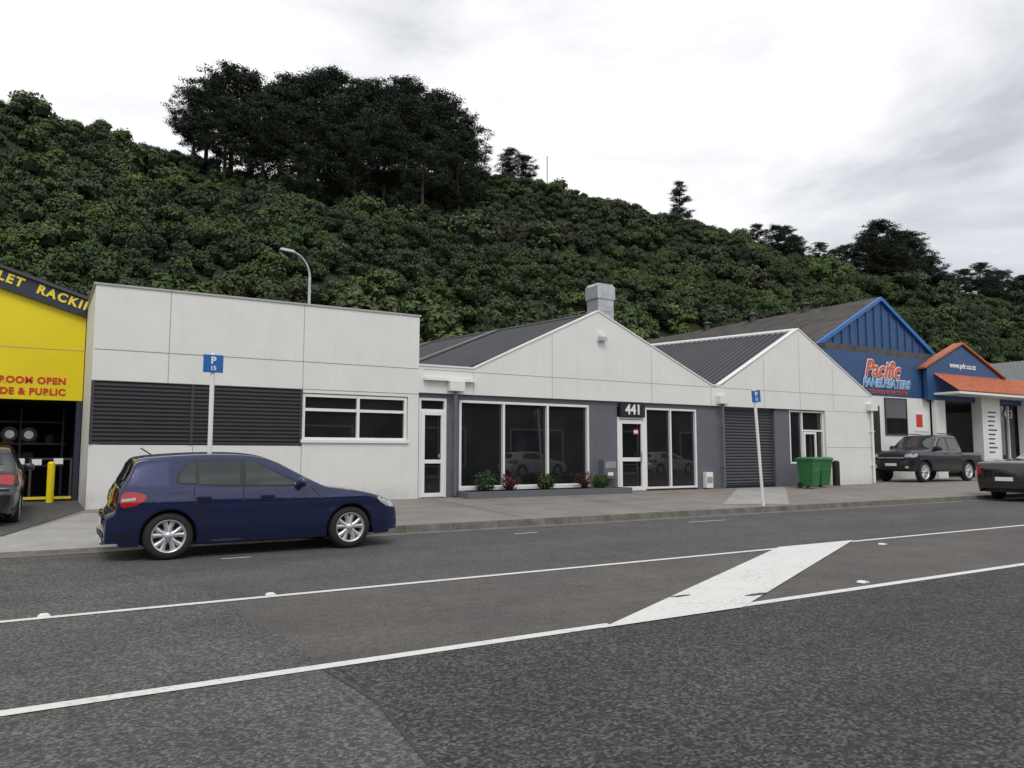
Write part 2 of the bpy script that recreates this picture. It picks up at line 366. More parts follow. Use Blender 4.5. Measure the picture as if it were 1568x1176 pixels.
roof(b,19.3,3.55,23.5,5.93,F+.16,34,.28,.05,roofdark,rs); roof(b,27.75,3.55,23.5,5.93,F+.16,34,.28,.05,roofdark,rs)
b.tube([(14.3,F+.16,5.70),(14.3,34,5.70+rs)],.07,roofdark,8); b.tube([(23.5,F+.16,5.96),(23.5,34,5.96+rs)],.09,whitetrim,8); b.box(19.0,19.6,F+.2,34,3.3,3.45,galv)
b.box(8.3,27.7,33.9,34.1,.1,4.2,white); b.prism([(8.6,3.9),(19.3,3.9),(14.3,6.3)],33.9,34.05,white); b.prism([(19.3,3.9),(27.7,3.9),(23.5,6.55)],33.9,34.05,white)
b.obj('roof',B)
b=MB()
frame(b,9.62,13.98,.52,2.90,G-.02,.065,.1,vm=(11.02,12.50)); b.box(9.62,13.98,G+.08,G+.09,.52,2.9,winglass)
b.box(9.6,14.0,G-.06,G-.02,.47,.56,whitetrim); b.obj('shop_window',B)
b=MB()
frame(b,16.2,18.40,.36,2.90,G,.06,.1,vm=(17.27,)); b.box(16.2,18.4,G+.08,G+.09,.36,2.9,winglass)
b.obj('shop_window_right',B)
b=MB()
frame(b,8.44,9.24,.31,2.92,G+.0,.06,.1,hm=((2.6,8.5,9.18),)); frame(b,8.50,9.18,.33,2.57,G-.02,.10,.06,hm=((1.25,8.6,9.08),)); b.box(8.44,9.24,G+.08,G+.09,.31,2.9,winglass)
b.box(8.98,9.02,G-.06,G-.02,1.35,1.45,galv)
frame(b,15.07,16.2,.31,2.58,G+.0,.06,.1); frame(b,15.13,16.14,.33,2.5,G-.02,.12,.06,hm=((1.28,15.25,16.02),)); b.box(15.07,16.2,G+.085,G+.095,.31,2.9,winglass)
b.box(15.95,15.99,G-.08,G-.02,1.2,1.5,galv); b.box(15.78,15.96,G+.07,G+.08,2.05,2.22,redtxt); b.box(15.78,15.96,G+.069,G+.079,2.09,2.18,whitetxt)
b.obj('doors',B)
b=MB(); b.box(15.12,16.1,F-.01,G+.05,2.60,3.0,black); b.obj('number_board',B); text('441',15.62,F-.02,2.80,.42,whitetxt,B,bold=.012)
b=MB(); n=26
for i in range(n):
    za=.32+(2.66)*i/n; h=2.66/n
    b.add([(19.65,G+.10,za),(22.25,G+.10,za),(22.25,G+.065,za+h*.5),(19.65,G+.065,za+h*.5),(22.25,G+.10,za+h),(19.65,G+.10,za+h)],[(0,1,2,3),(3,2,4,5)],rollmat)
b.box(19.63,19.70,G-.01,G+.2,.3,2.98,greywall); b.box(22.19,22.26,G-.01,G+.2,.3,2.98,greywall); b.box(19.7,22.2,G+.04,G+.1,.3,.40,black)
b.obj('roller_door',B)
b=MB(); frame(b,23.0,24.9,1.1,3.02,G+.0,.06,.1,vm=(23.7,),hm=((2.3,23.73,24.84),)); b.box(23,24.9,G+.08,G+.09,1.1,3.02,winglass)
frame(b,23.75,24.45,1.15,2.25,G-.02,.08,.05); b.obj('side_window',B)
b=MB()
for x in (9.42,19.45,27.62):
    b.box(x-.22,x+.22,F-.20,F-.01,3.12,3.38,white); b.tube([(x,F-.08,3.15),(x,F-.08,.35)],.045,greywall if x<27 else whitetrim,10)
    for z in (1.0,2.3): b.box(x-.07,x+.07,F-.13,F-.0,z,z+.03,greywall if x<27 else whitetrim)
b.box(8.5,10.0,F-.14,F-.005,3.38,3.46,whitetrim)
b.obj('downpipes',B)
b=MB(); b.box(14.3,14.5,F-.12,F,4.98,5.08,whitetrim); b.prism([(14.25,4.86),(14.55,4.86),(14.5,4.98),(14.3,4.98)],F-.16,F-.04,galv); b.obj('security_light',B)
b=MB()
x,y=15.95,20.4
b.box(x-.33,x+.33,y-.30,y+.30,4.9,6.62,galv); b.box(x-.37,x+.37,y-.34,y+.34,6.62,7.05,galv); b.prism([(x-.37,7.05),(x+.37,7.05),(x+.30,7.14),(x-.30,7.14)],y-.30,y+.30,galv)
for z in (5.6,6.2): b.box(x-.34,x+.34,y-.31,y+.31,z,z+.03,cap)
b.obj('vent_duct',B)
b=MB()
for z in np.arange(4.9,5.5,.12): b.lathe([(.0,.1),(.30,.0),(.30,.05),(0,.1)],galv,(18.6,21.8,z+.05),'z',20)
b.tube([(18.6,21.8,3.9),(18.6,21.8,5.5)],.2,galv,14)
b.tube([(21.5,26,4.6),(21.5,26,5.9)],.13,galv,10); b.lathe([(0,.2),(.2,.05),(.2,0),(0,0)],galv,(21.5,26,5.85),'z',16)
b.obj('roof_ventilator',B)
b=MB(); b.box(9.5,15.0,17.75,17.9,.2,.46,greywall); b.box(9.5,9.65,17.9,G,.2,.46,greywall); b.box(14.85,15.0,17.9,G,.2,.46,greywall); b.box(9.65,14.85,17.9,G,.2,.40,dirt); b.obj('planter',None)
b=MB(); b.box(14.35,14.85,G-.24,G-.001,.72,1.28,greywall); b.box(14.40,14.8,G-.25,G-.24,1.02,1.22,galv); b.box(14.5,14.7,G-.251,G-.24,.8,.9,whitetxt); b.obj('letter_box',None,.01)
b=MB(); b.box(18.65,18.95,G-.16,G-.001,.34,.85,whitetrim); b.box(18.68,18.92,G-.17,G-.16,.5,.7,concrete); b.obj('meter_box',None,.01)
# ------------------------------------------------------------ yellow shop
Yb=empty('yellow_warehouse_building'); F2=21.9
b=MB()
b.prism([(-14,2.76),(.84,2.76),(.84,4.92),(-1.07,5.52),(-7,7.4),(-14,5.2)],F2,F2+.2,yellow)
b.box(-14,-6,F2,F2+.2,.1,2.76,yellow); b.box(.72,.84,F2,F2+.2,.1,2.76,navy)
b.box(-14,.84,F2-.004,F2,4.0,4.012,joint)
b.obj('facade',Yb)
b=MB(); b.prism([(.84,4.84),(.84,5.32),(-7,7.8),(-7,7.25)],F2-.12,F2+.25,navy); b.prism([(-7,7.25),(-7,7.8),(-14,5.6),(-14,5.1)],F2-.12,F2+.25,navy)
b.prism([(.85,5.28),(-7,7.78),(-7,7.86),(.85,5.36)],F2-.2,40,roofdark); b.prism([(-7,7.78),(-14,5.56),(-14,5.64),(-7,7.86)],F2-.2,40,roofdark)
b.obj('fascia',Yb)
ang=math.atan2(-2.45,7.84)
def slopetext(s,x,mat,size): 
    z=5.11-(x-.84)*.3125
    o=text(s,x,F2-.13,z,size,mat,Yb,bold=.012,sp=1.25); o.rotation_euler=(Matrix.Rotation(-ang,3,'Y')@Matrix.Rotation(math.pi/2,3,'X')).to_euler()
slopetext('RACKING',.50,yeltxt,.30); slopetext('PALLET',-1.08,yeltxt,.30)
text('SHOWROOM OPEN',.47,F2-.008,3.22,.22,redtxt,Yb,align='RIGHT',bold=.008,sp=1.1); text('TRADE & PUBLIC',.47,F2-.008,2.95,.22,redtxt,Yb,align='RIGHT',bold=.008,sp=1.1)
b=MB(); b.box(-6,.8,27,27.1,.3,2.9,interior); b.box(-6,.84,F2+.2,27,2.78,2.9,interior); b.box(.76,.84,F2+.2,27,.3,2.78,interior); b.box(-6,-5.9,F2+.2,27,.3,2.78,interior); b.box(-6,.8,F2+.2,27,.31,.33,interior)
for z in (1.1,1.7,2.3): b.box(-5.5,.6,25.0,25.7,z,z+.05,grnshelf)
for x in np.arange(-5.5,.7,1.0): b.box(x,x+.05,24.95,25.0,.3,2.7,grnshelf)
for i in range(18):
    x=random.uniform(-5,.4); z=random.choice((1.15,1.75)); s=random.uniform(.15,.4); b.box(x,x+s,25.0,25.4,z,z+random.uniform(.15,.45),random.choice((grnshelf,cap,charcoal,orange,navy,galv)))
b.obj('showroom_interior',Yb)
b=MB()
for x,z in ((-.65,1.93),(-1.1,1.93),(-1.5,1.9),(-.25,1.92)):
    b.lathe([(.09,0),(.16,.03),(.19,0),(.16,-.03),(.09,0)],rubber,(x,F2+.6,z),'y',20); b.lathe([(0,-.01),(.1,-.01)],galv,(x,F2+.6,z),'y',16)
for x0,x1 in ((-2.6,-1.4),(-1.35,-.3),(-.2,.7)): frame(b,x0,x1,.33,1.35,F2+.1,.05,.06,charcoal)
for x,z,mm in ((-.9,1.15,whitetxt),(-.5,1.2,whitetxt),(-.15,1.18,whitetxt),(.3,1.2,whitetxt)): b.box(x,x+.2,F2+.09,F2+.1,z,z+.14,mm)
b.box(-6,.7,F2-.03,F2+.03,.36,.42,yeltxt)
b.obj('shop_front',Yb)
b=MB(); b.tube([(.25,21.3,.3),(.25,21.3,1.22)],.08,yellow,16); b.lathe([(.08,0),(.06,.04),(0,.055)],yellow,(.25,21.3,1.22),'z',16); b.obj('bollard')
# ------------------------------------------------------------ neighbour buildings right
P=empty('blue_workshop_building')
b=MB()
b.prism([(29.3,6.3),(38.6,6.3),(34.1,8.8)],22,22.2,blue)
for x in np.arange(29.9,38.3,.62):
    b.box(x-.03,x+.03,21.95,22,6.3,8.72-abs(x-34.1)*.555,blue)
b.prism([(29.1,6.3),(34.1,8.95),(34.1,8.78),(29.1,6.1)],21.85,22.3,signblue); b.prism([(39.0,6.2),(34.1,8.95),(34.1,8.78),(38.9,6.02)],21.85,22.3,signblue)
b.box(29.3,29.5,22,38,.1,6.3,white); b.box(38.4,38.6,22,38,.1,6.3,blue)
b.box(29.3,38.6,37.8,38,.1,6.3,white); b.prism([(29.3,6.3),(38.6,6.3),(34.1,8.8)],37.8,38,blue)
b.obj('gable_wall',P)
b=MB(); roof(b,29.0,6.25,34.1,8.95,22.0,38.2,.16,.03,roofold); roof(b,39,6.15,34.1,8.95,22.0,38.2,.16,.03,roofold)
for y in (26,29.5,33): 
    b.tube([(33.9,y,8.7),(33.9,y,9.25)],.16,roofold,12); b.lathe([(0,.18),(.28,.04),(.28,0),(0,0)],roofold,(33.9,y,9.22),'z',14)
b.prism([(29.0,5.95),(38.5,5.95),(38.5,6.3),(29.0,6.3)],21.3,22.0,roofold)
b.obj('roof',P)
b=MB(); b.box(28.3,36.2,21,21.3,4.05,5.95,blue); b.box(28.3,36.2,21,22,.1,4.05,white); b.box(32.6,34.3,20.97,21,2.3,4.0,winglass); frame(b,32.6,34.3,2.3,4.0,20.95,.06,.05,charcoal)
b.box(34.9,36.0,20.97,21,2.5,3.4,whitetxt); b.box(35.0,35.5,20.96,20.97,2.7,3.3,redtxt)
b.box(29.0,32.2,20.97,21,.3,3.6,interior)
b.obj('front_wall',P)
text('Pacific',32.5,20.975,5.25,1.05,whitetxt,P,shear=.35,bold=.055); text('Pacific',32.5,20.955,5.25,1.05,orangetxt,P,shear=.35,bold=.015)
text('PANELBEATERS',32.8,20.965,4.62,.52,whitetxt,P,shear=.3,bold=.035); text('PANELBEATERS',32.8,20.945,4.62,.52,ltblue,P,shear=.3,bold=.004); text('COLLISION REPAIR CENTRE',32.9,20.95,4.24,.24,orangetxt,P)
b=MB()
b.prism([(35.6,.1+3.9),(42.2,4.0),(42.2,5.35),(38.7,6.75),(35.6,5.5)],20.7,20.9,blue)
b.prism([(35.3,5.45),(38.7,6.85),(38.7,6.94),(35.3,5.54)],20.6,21.1,orange); b.prism([(42.6,5.31),(38.7,6.85),(38.7,6.94),(42.6,5.40)],20.6,21.1,orange)
b.box(42.2,48,20.7,20.9,4.0,5.2,blue)
for a in np.arange(36.2,48,.25):
    b.add([(a,20.7,5.25),(a+.22,20.7,5.25),(a+.22,19.5,4.35),(a,19.5,4.35),(a+.11,20.7,5.33),(a+.11,19.5,4.43)],[(0,4,5,3),(4,1,2,5)],orange)
b.box(36.1,48,19.5,20.7,4.24,4.34,whitetrim)
b.box(36.2,37.0,20.7,20.9,.1,4.0,white); b.box(39.7,41.4,20.4,20.9,.1,4.24,white); b.box(44.2,44.6,20.4,20.9,.1,4.24,whitetrim); b.box(46.8,48,20.4,20.9,.1,4.24,white)
b.box(37.0,39.7,22.5,22.6,.1,4.0,interior); b.box(41.4,46.8,21.0,21.1,.1,4.0,winglass); b.box(36,48,20.9,30,3.95,4.0,roofold); b.box(47.8,48,20.9,30,.1,4,white)
b.box(40.0,41.1,20.38,20.4,1.2,3.6,whitetxt)
for z in np.arange(1.5,3.5,.22): b.box(40.15,40.15+random.uniform(.5,.85),20.37,20.38,z,z+.07,navy)
for x in (42.2,43.2,45.6): b.box(x,x+.08,20.9,21,.1,4.0,whitetrim)
b.obj('entrance_block',P)
text('www.pdr.co.nz',38.7,20.68,5.75,.38,whitetxt,P,bold=.01); text('443',43.3,20.95,3.5,.6,whitetxt,P)
Q=empty('grey_roof_warehouse')
b=MB(); b.prism([(49,3.6),(62,3.6),(55.5,6.6)],22,22.2,white); b.box(49,62,22,22.2,.1,3.6,blue); roof(b,48.7,3.5,55.5,7.6,21.8,40,.25,.04,rooflight); roof(b,62.3,3.5,55.5,7.6,21.8,40,.25,.04,roofold)
b.box(49,49.2,22,40,.1,3.6,white); b.box(61.8,62,22,40,.1,3.6,white)
for x in (51,54.5,58): b.box(x,x+2,21.97,22,.8,2.8,winglass)
b.box(48.6,60,21.6,21.8,3.6,4.6,blue)
b.obj('walls_and_roof',Q); text('GLASS',52,21.58,4.1,.8,whitetxt,Q)
O=empty('opposite_warehouse'); b=MB(); b.box(-40,90,-20,-9,0,5.2,brickopp); b.box(-40.3,90.3,-20.3,-8.8,5.2,5.4,roofold)
for x in range(-36,88,8): b.box(x,x+4.5,-9,-8.96,.6,3.2,winglass); frame(b,x,x+4.5,.6,3.2,-8.96,.08,.04)
b.obj('walls',O)
# ------------------------------------------------------------ vehicles
def chaikin(p,n=1,r=.25,closed=True):
    for _ in range(n):
        q=[]
        m=len(p)
        for i in range(m if closed else m-1):
            a=Vector(p[i]);c=Vector(p[(i+1)%m]); q+=[tuple(a*(1-r)+c*r),tuple(a*r+c*(1-r))]
        if not closed: q=[p[0]]+q+[p[-1]]
        p=q
    return p
def body(spec):
    prof=chaikin(spec['prof'],3,.25,False); px=np.array([p[0] for p in prof]); pz=np.array([p[1] for p in prof])
    W=spec['W']; tz=[a for a,_ in spec['side']]; tw=[c for _,c in spec['side']]
    xs=set(np.round(np.arange(px[0],px[-1],.05),4))|set(np.round(px,4))
    R=spec['R']; arches=spec['axles']; rc=spec['r']
    for ax in arches:
        for k in range(0,25): xs.add(round(ax-R*math.cos(math.pi*k/24),4))
    xs=sorted(x for x in xs if px[0]<=x<=px[-1])
    rings=[]
    xr,xf=px[0],px[-1]
    def taper(x):
        if x<spec['tr']: t=(spec['tr']-x)/(spec['tr']-xr); return 1-.05*t-spec.get('er',.13)*t**5
        if x>spec['tf']: t=(x-spec['tf'])/(xf-spec['tf']); return 1-.07*t-spec.get('ef',.2)*t**4
        return 1
    for x in xs:
        zt=float(np.interp(x,px,pz)); cr_=.035; r=.055 if zt>spec['belt']+.2 else .06
        te=min(1,(x-xr)/.25,(xf-x)/.25); cr_*=max(.3,te)
        zb=spec['zb']+ (.05 if (x<xr+.15 or x>xf-.15) else 0)
        for ax in arches:
            if abs(x-ax)<R: zb=max(zb,rc+math.sqrt(max(0,R*R-(x-ax)**2))-.0)
        ze=zt-cr_; T=taper(x); r=min(r,(ze-zb)*.4)
        wf=lambda z: W*T*float(np.interp(z,tz,tw))
        h=[]
        for i in range(16):
            z=zb+(ze-r-zb)*i/15; h.append((wf(z),z))
        wt=wf(ze-r)
        for i in range(1,6):
            a=i/5*math.pi/2; h.append((wt-r*(1-math.cos(a)),ze-r+r*math.sin(a)))
        we=wt-r
        for i in range(1,9):
            y=we*(1-i/8); h.append((y,ze+cr_*(1-(y/we)**2)))
        rings.append([( x, -y,z) for y,z in h]+[(x,y,z) for y,z in h[-2::-1]])
    n=len(rings[0])
    def shrink(rg,dx,s):
        cz=sum(p[2] for p in rg)/n; return [(p[0]+dx,p[1]*s,cz+(p[2]-cz)*s) for p in rg]
    rings=[shrink(rings[0],-.025,.86)]+rings+[shrink(rings[-1],.025,.86)]
    vs=[p for r_ in rings for p in r_]; fs=[]
    for i in range(len(rings)-1):
        for k in range(n-1): fs.append((i*n+k,(i+1)*n+k,(i+1)*n+k+1,i*n+k+1))
    fs.append(tuple(range(n))); o=(len(rings)-1)*n; fs.append(tuple(range(o+n-1,o-1,-1)))
    return vs,fs
class Veh:
    def __init__(s,name,spec,paint,loc,rz):
        s.root=empty(name,loc,rz); s.spec=spec
        vs,fs=body(spec); s.bvh=BVHTree.FromPolygons([Vector(v) for v in vs],fs)
        b=MB(); b.add(vs,fs,paint,True); b.obj('body',s.root)
        b=MB(); xr=spec['prof'][0][0]; xf=spec['prof'][-1][0]
        b.box(xr+.16,xf-.15,-spec['W']*.70,spec['W']*.70,spec['zb']-.0,spec['belt']-.14 if spec['belt']>1.05 else .70,black)
        b.box(spec['axles'][0]+spec['R'],spec['axles'][1]-spec['R'],-spec['W']*.88,spec['W']*.88,spec['zb']-.01,spec['zb']+.06,black)
        b.obj('underbody',s.root)
        s.mb=MB()
        for ax in spec['axles']:
            for sg in (-1,1): s.wheel(ax,sg)
            R=spec['R']
            for sg in (-1,1):
                vs=[]
                for k in range(25):
                    a=math.pi*k/24
                    for rr,yy in ((R+.012,.008),(R-.02,-.02),(R-.02,-.3)):
                        x=ax-rr*math.cos(a); z=spec['r']+rr*math.sin(a)
                        if z<spec['zb']: z=spec['zb']
                        h=s.hit('y',sg,x,min(z+.02,3)) ; y=(abs(h[0].y) if h else spec['W']*.93)
                        vs.append((x,sg*(y+yy),z))
                s.mb.add(vs,[(3*k+j,3*k+3+j,3*k+4+j,3*k+1+j) for k in range(24) for j in range(2)],black,True)
    def hit(s,axis,sg,a,c):
        if axis=='y': o=Vector((a,sg*4,c)); d=Vector((0,-sg,0))
        elif axis=='x': o=Vector((sg*6,a,c)); d=Vector((-sg,0,0))
        else: o=Vector((a,c,5)); d=Vector((0,0,-1))
        h=s.bvh.ray_cast(o,d)
        if h[0] is None: return None
        nrm=h[1]
        if nrm.dot(d)>0: nrm=-nrm
        return h[0],nrm,d
    def patch(s,axis,sg,poly,mat,off=.004,rnd=1,res=.07):
        p=chaikin(poly,rnd,.2) if rnd else poly
        bm=bmesh.new(); bm.faces.new([bm.verts.new((x,y,0)) for x,y in p]); bmesh.ops.triangulate(bm,faces=bm.faces)
        for _ in range(6):
            ed=[e for e in bm.edges if e.calc_length()>res]
            if not ed: break
            bmesh.ops.subdivide_edges(bm,edges=ed,cuts=1); bmesh.ops.triangulate(bm,faces=bm.faces)
        bm.verts.index_update(); vs=[];ok=[]
        for v in bm.verts:
            h=s.hit(axis,sg,v.co.x,v.co.y)
            if h is None: vs.append(Vector((0,0,0))); ok.append(False)
            else: vs.append(h[0]-h[2]*off+h[1]*off*.5); ok.append(True)
        fs=[tuple(v.index for v in f.verts) for f in bm.faces]; fs=[f for f in fs if all(ok[i] for i in f)]
        bm.free(); s.mb.add(vs,fs,mat,True)
    def both(s,poly,mat,off=.004,rnd=1):
        for sg in (-1,1): s.patch('y',sg,poly,mat,off,rnd)
    def seam(s,pl,wd=.014,mat=None,axis='y',sgs=(-1,1),off=.003):
        mat=mat or black
        for sg in sgs:
            pts=[]
            for (a,c),(a2,c2) in zip(pl,pl[1:]):
                n=max(1,int(math.hypot(a2-a,c2-c)/.04))
                for i in range(n): pts.append((a+(a2-a)*i/n,c+(c2-c)*i/n))
            pts.append(pl[-1]); vs=[]
            for i,p in enumerate(pts):
                q=pts[min(i+1,len(pts)-1)]; o=pts[max(i-1,0)]; dx,dz=q[0]-o[0],q[1]-o[1]; L=math.hypot(dx,dz) or 1
                for k in (-1,1):
                    h=s.hit(axis,sg,p[0]-dz/L*wd/2*k,p[1]+dx/L*wd/2*k)
                    vs.append(h[0]+h[1]*off if h else (vs[-1] if vs else Vector((0,0,0))))
            s.mb.add(vs,[(2*i,2*i+2,2*i+3,2*i+1) for i in range(len(pts)-1)],mat)
    def wheel(s,ax,sg):
        sp=s.spec; r=sp['r']; y=sg*(sp['W']-.035); b=MB(); w=.21; o=(ax,y-sg*w/2,r)
        b.lathe([(r*.66,w/2-.015),(r*.70,w/2-.002),(r*.80,w/2),(r*.93,w/2-.01),(r,w/2-.045),(r,-w/2+.04),(r*.93,-w/2),(r*.6,-w/2)],rubber,o,'y',48,sg)
        b.lathe([(r*.64,w/2-.02),(r*.70,w/2+.002),(r*.685,w/2+.006),(r*.62,w/2-.03),(r*.60,-w/2)],alloy,o,'y',48,sg)
        b.lathe([(0,0.0),(r*.62,0.0)],black,o,'y',32,sg); b.lathe([(.05,.02),(r*.38,.02),(r*.38,0)],grnshelf,o,'y',32,sg)
        b.lathe([(0,w/2-.015),(.05,w/2-.018),(.062,w/2-.04),(.062,0)],alloy,o,'y',24,sg)
        for k in range(5):
            for dd in (-1,1):
                a0=2*math.pi*k/5+.3+dd*.20; a1=2*math.pi*k/5+.3+dd*.27; vs=[]
                for rad,a,hw,ya in ((.045,a0,.038,w/2-.028),(r*.35,a0,.030,w/2-.03),(r*.66,a1,.042,w/2-.03)):
                    cx,cz=rad*math.cos(a),rad*math.sin(a); tx,tz=-math.sin(a),math.cos(a)
                    for q,yy in ((-1,ya-.04),(-.7,ya),(.7,ya),(1,ya-.04)):
                        vs.append((ax+cx+tx*hw*q,y-sg*w/2+sg*yy,r+cz+tz*hw*q))
                b.add(vs,[(4*i+j,4*i+4+j,4*i+5+j,4*i+1+j) for i in range(2) for j in range(3)],alloy,True)
        b.obj('wheel',s.root)
    def box(s,*a): s.mb.box(*a)
    def mirror(s,x,z,paint,sz=1):
        h=s.hit('y',-1,x,z); y=abs(h[0].y)
        b=MB()
        for sg in (-1,1):
            vs=[]
            for zz,sc in ((-.07,.55),(-.045,.95),(.0,1.),(.05,.92),(.075,.55)):
                for k in range(12):
                    a=2*math.pi*k/12; vs.append((x+.055*sc*math.cos(a)*sz,sg*(y+.10+.095*sc*math.sin(a)*sz),z+.05+zz*sz))
            b.add(vs,[(i*12+k,i*12+(k+1)%12,i*12+12+(k+1)%12,i*12+12+k) for i in range(4) for k in range(12)]+[tuple(range(12)),tuple(range(48,60))],paint,True)
            b.box(x-.02,x+.03,min(sg*(y-.03),sg*(y+.06)),max(sg*(y-.03),sg*(y+.06)),z-.02,z+.02,black)
        b.obj('mirrors',s.root)
    def done(s): s.mb.obj('trim_and_glass',s.root)
hatch=dict(W=.89,belt=.97,zb=.20,r=.322,R=.364,axles=(-1.29,1.29),tr=-1.3,tf=1.35,er=.11,
  prof=[(-2.05,.42),(-2.07,.56),(-2.06,.64),(-2.00,.665),(-1.95,.70),(-1.93,.88),(-1.90,1.00),(-1.86,1.07),(-1.76,1.28),(-1.74,1.375),(-1.66,1.42),(-1.2,1.460),(-.7,1.480),(-.22,1.47),(.10,1.41),(.47,1.20),(.84,1.01),(1.0,.965),(1.5,.905),(1.85,.81),(2.03,.71),(2.12,.60),(2.14,.46)],
  side=[(.15,.89),(.26,.93),(.40,.962),(.55,.976),(.66,.982),(.74,1.0),(.80,.998),(.84,.980),(.97,.955),(1.10,.90),(1.25,.83),(1.40,.755),(1.5,.70)])
def hatchback(name,paint,loc,rz):
    v=Veh(name,hatch,paint,loc,rz)
    v.both([(-1.24,1.03),(-1.19,1.20),(-1.05,1.345),(-.45,1.375),(-.14,1.345),(.20,1.17),(.60,.972),(.2,.965),(-.6,.985)],black,.003,1)
    v.both([(-1.19,1.045),(-1.15,1.18),(-1.02,1.315),(-.96,1.32),(-.96,1.035)],carglass,.006,0)
    v.both([(-.92,1.02),(-.92,1.325),(-.36,1.35),(-.36,1.0)],carglass,.006,0)
    v.both([(-.28,.995),(-.28,1.35),(-.15,1.328),(.18,1.15),(.50,.99)],carglass,.006,0)
    v.patch('z',1,[(.24,-.56),(.88,-.66),(.92,0),(.88,.66),(.24,.56),(.20,0)],carglass,.004,0)
    v.patch('x',-1,[(-.60,1.06),(-.52,1.32),(.52,1.32),(.60,1.06)],carglass,.008,1)
    v.seam([(-.32,.97),(-.32,.60),(-.33,.27)]); v.seam([(-.98,.98),(-.99,.80),(-.88,.62),(-.80,.5),(-.80,.27)]); v.seam([(.66,.96),(.80,.80),(.82,.45),(.78,.27)]); v.seam([(-.80,.27),(.78,.27)],.010)
    v.seam([(.92,.93),(1.4,.86),(1.78,.76)],.010); v.seam([(-1.66,.62),(-1.93,.655)],.012); v.seam([(1.66,.52),(2.08,.54)],.010)
    for x in (-.86,.02):
        h=v.hit('y',-1,x,.83); y=abs(h[0].y)
        for sg in (-1,1):
            v.patch('y',sg,[(x-.09,.795),(x+.1,.80),(x+.1,.855),(x-.09,.85)],black,.002,1)
            a,c=sorted((sg*(y+.012),sg*(y+.035))); v.mb.box(x-.10,x+.10,a,c,.822,.848,paint)
    v.both([(-1.90,.72),(-1.895,.90),(-1.82,.945),(-1.58,.895),(-1.60,.82),(-1.72,.745)],redl,.006,1)
    v.both([(-1.89,.80),(-1.88,.84),(-1.72,.855),(-1.72,.82)],clearl,.009,0)
    for sg in (-1,1): v.patch('x',-1,[(sg*.40,.80),(sg*.42,.91),(sg*.76,.94),(sg*.76,.74),(sg*.6,.76)],redl,.010,1)
    v.both([(2.05,.60),(2.04,.70),(1.84,.785),(1.70,.77),(1.80,.68),(1.95,.61)],clearl,.006,1)
    for sg in (-1,1): v.patch('x',1,[(sg*.42,.60),(sg*.45,.69),(sg*.80,.73),(sg*.80,.60)],clearl,.006,1)
    v.patch('x',1,[(-.42,.62),(.42,.62),(.42,.69),(-.42,.69)],black,.006,0); v.patch('x',1,[(-.6,.30),(.6,.30),(.55,.46),(-.55,.46)],black,.006,0)
    v.patch('x',-1,[(-.26,.46),(.26,.46),(.26,.57),(-.26,.57)],whitetxt,.008,0); v.patch('x',-1,[(-.6,.27),(.6,.27),(.58,.38),(-.58,.38)],black,.006,0)
    v.both([(-1.98,.30),(-1.98,.36),(-1.74,.36),(-1.72,.30)],black,.004,0)
    v.mb.tube([(-2.10,-.45,.25),(-1.9,-.45,.25)],.035,chrome,12); v.mb.tube([(-2.10,-.36,.25),(-1.9,-.36,.25)],.035,chrome,12)
    v.mb.tube([(-1.45,0,1.43),(-1.60,0,1.53)],.010,black,6)
    v.seam([(.98,-.62),(1.9,-.58),(2.0,-.4)],.008,None,'z',(1,)); v.seam([(.98,.62),(1.9,.58),(2.0,.4)],.008,None,'z',(1,))
    v.mirror(.50,.975,paint); v.done(); return v
zs=1.10
def sc(l,k=zs): return [(a,c*k) for a,c in l]
uside=[(z*zs,w_) for z,w_ in [(.3,.93),(.45,.96),(.62,.985),(.8,1.0),(1.0,.985),(1.16,.965),(1.3,.91),(1.5,.83),(1.7,.755),(1.8,.73)]]
utes=dict(W=.95,belt=1.16*zs,zb=.44,r=.42,R=.50,axles=(-1.60,1.62),tr=-2.6,tf=2.0,er=.06,ef=.12,
  prof=sc([(-2.84,.62),(-2.85,.85),(-2.845,1.06),(-2.82,1.115),(-2.6,1.12),(-1.3,1.12),(-1.12,1.12),(-1.08,1.20),(-1.03,1.62),(-.98,1.74),(-.8,1.785),(-.2,1.80),(.30,1.77),(.50,1.69),(1.00,1.29),(1.15,1.235),(1.7,1.215),(2.25,1.165),(2.41,1.10),(2.45,.9),(2.45,.62)]),side=uside)
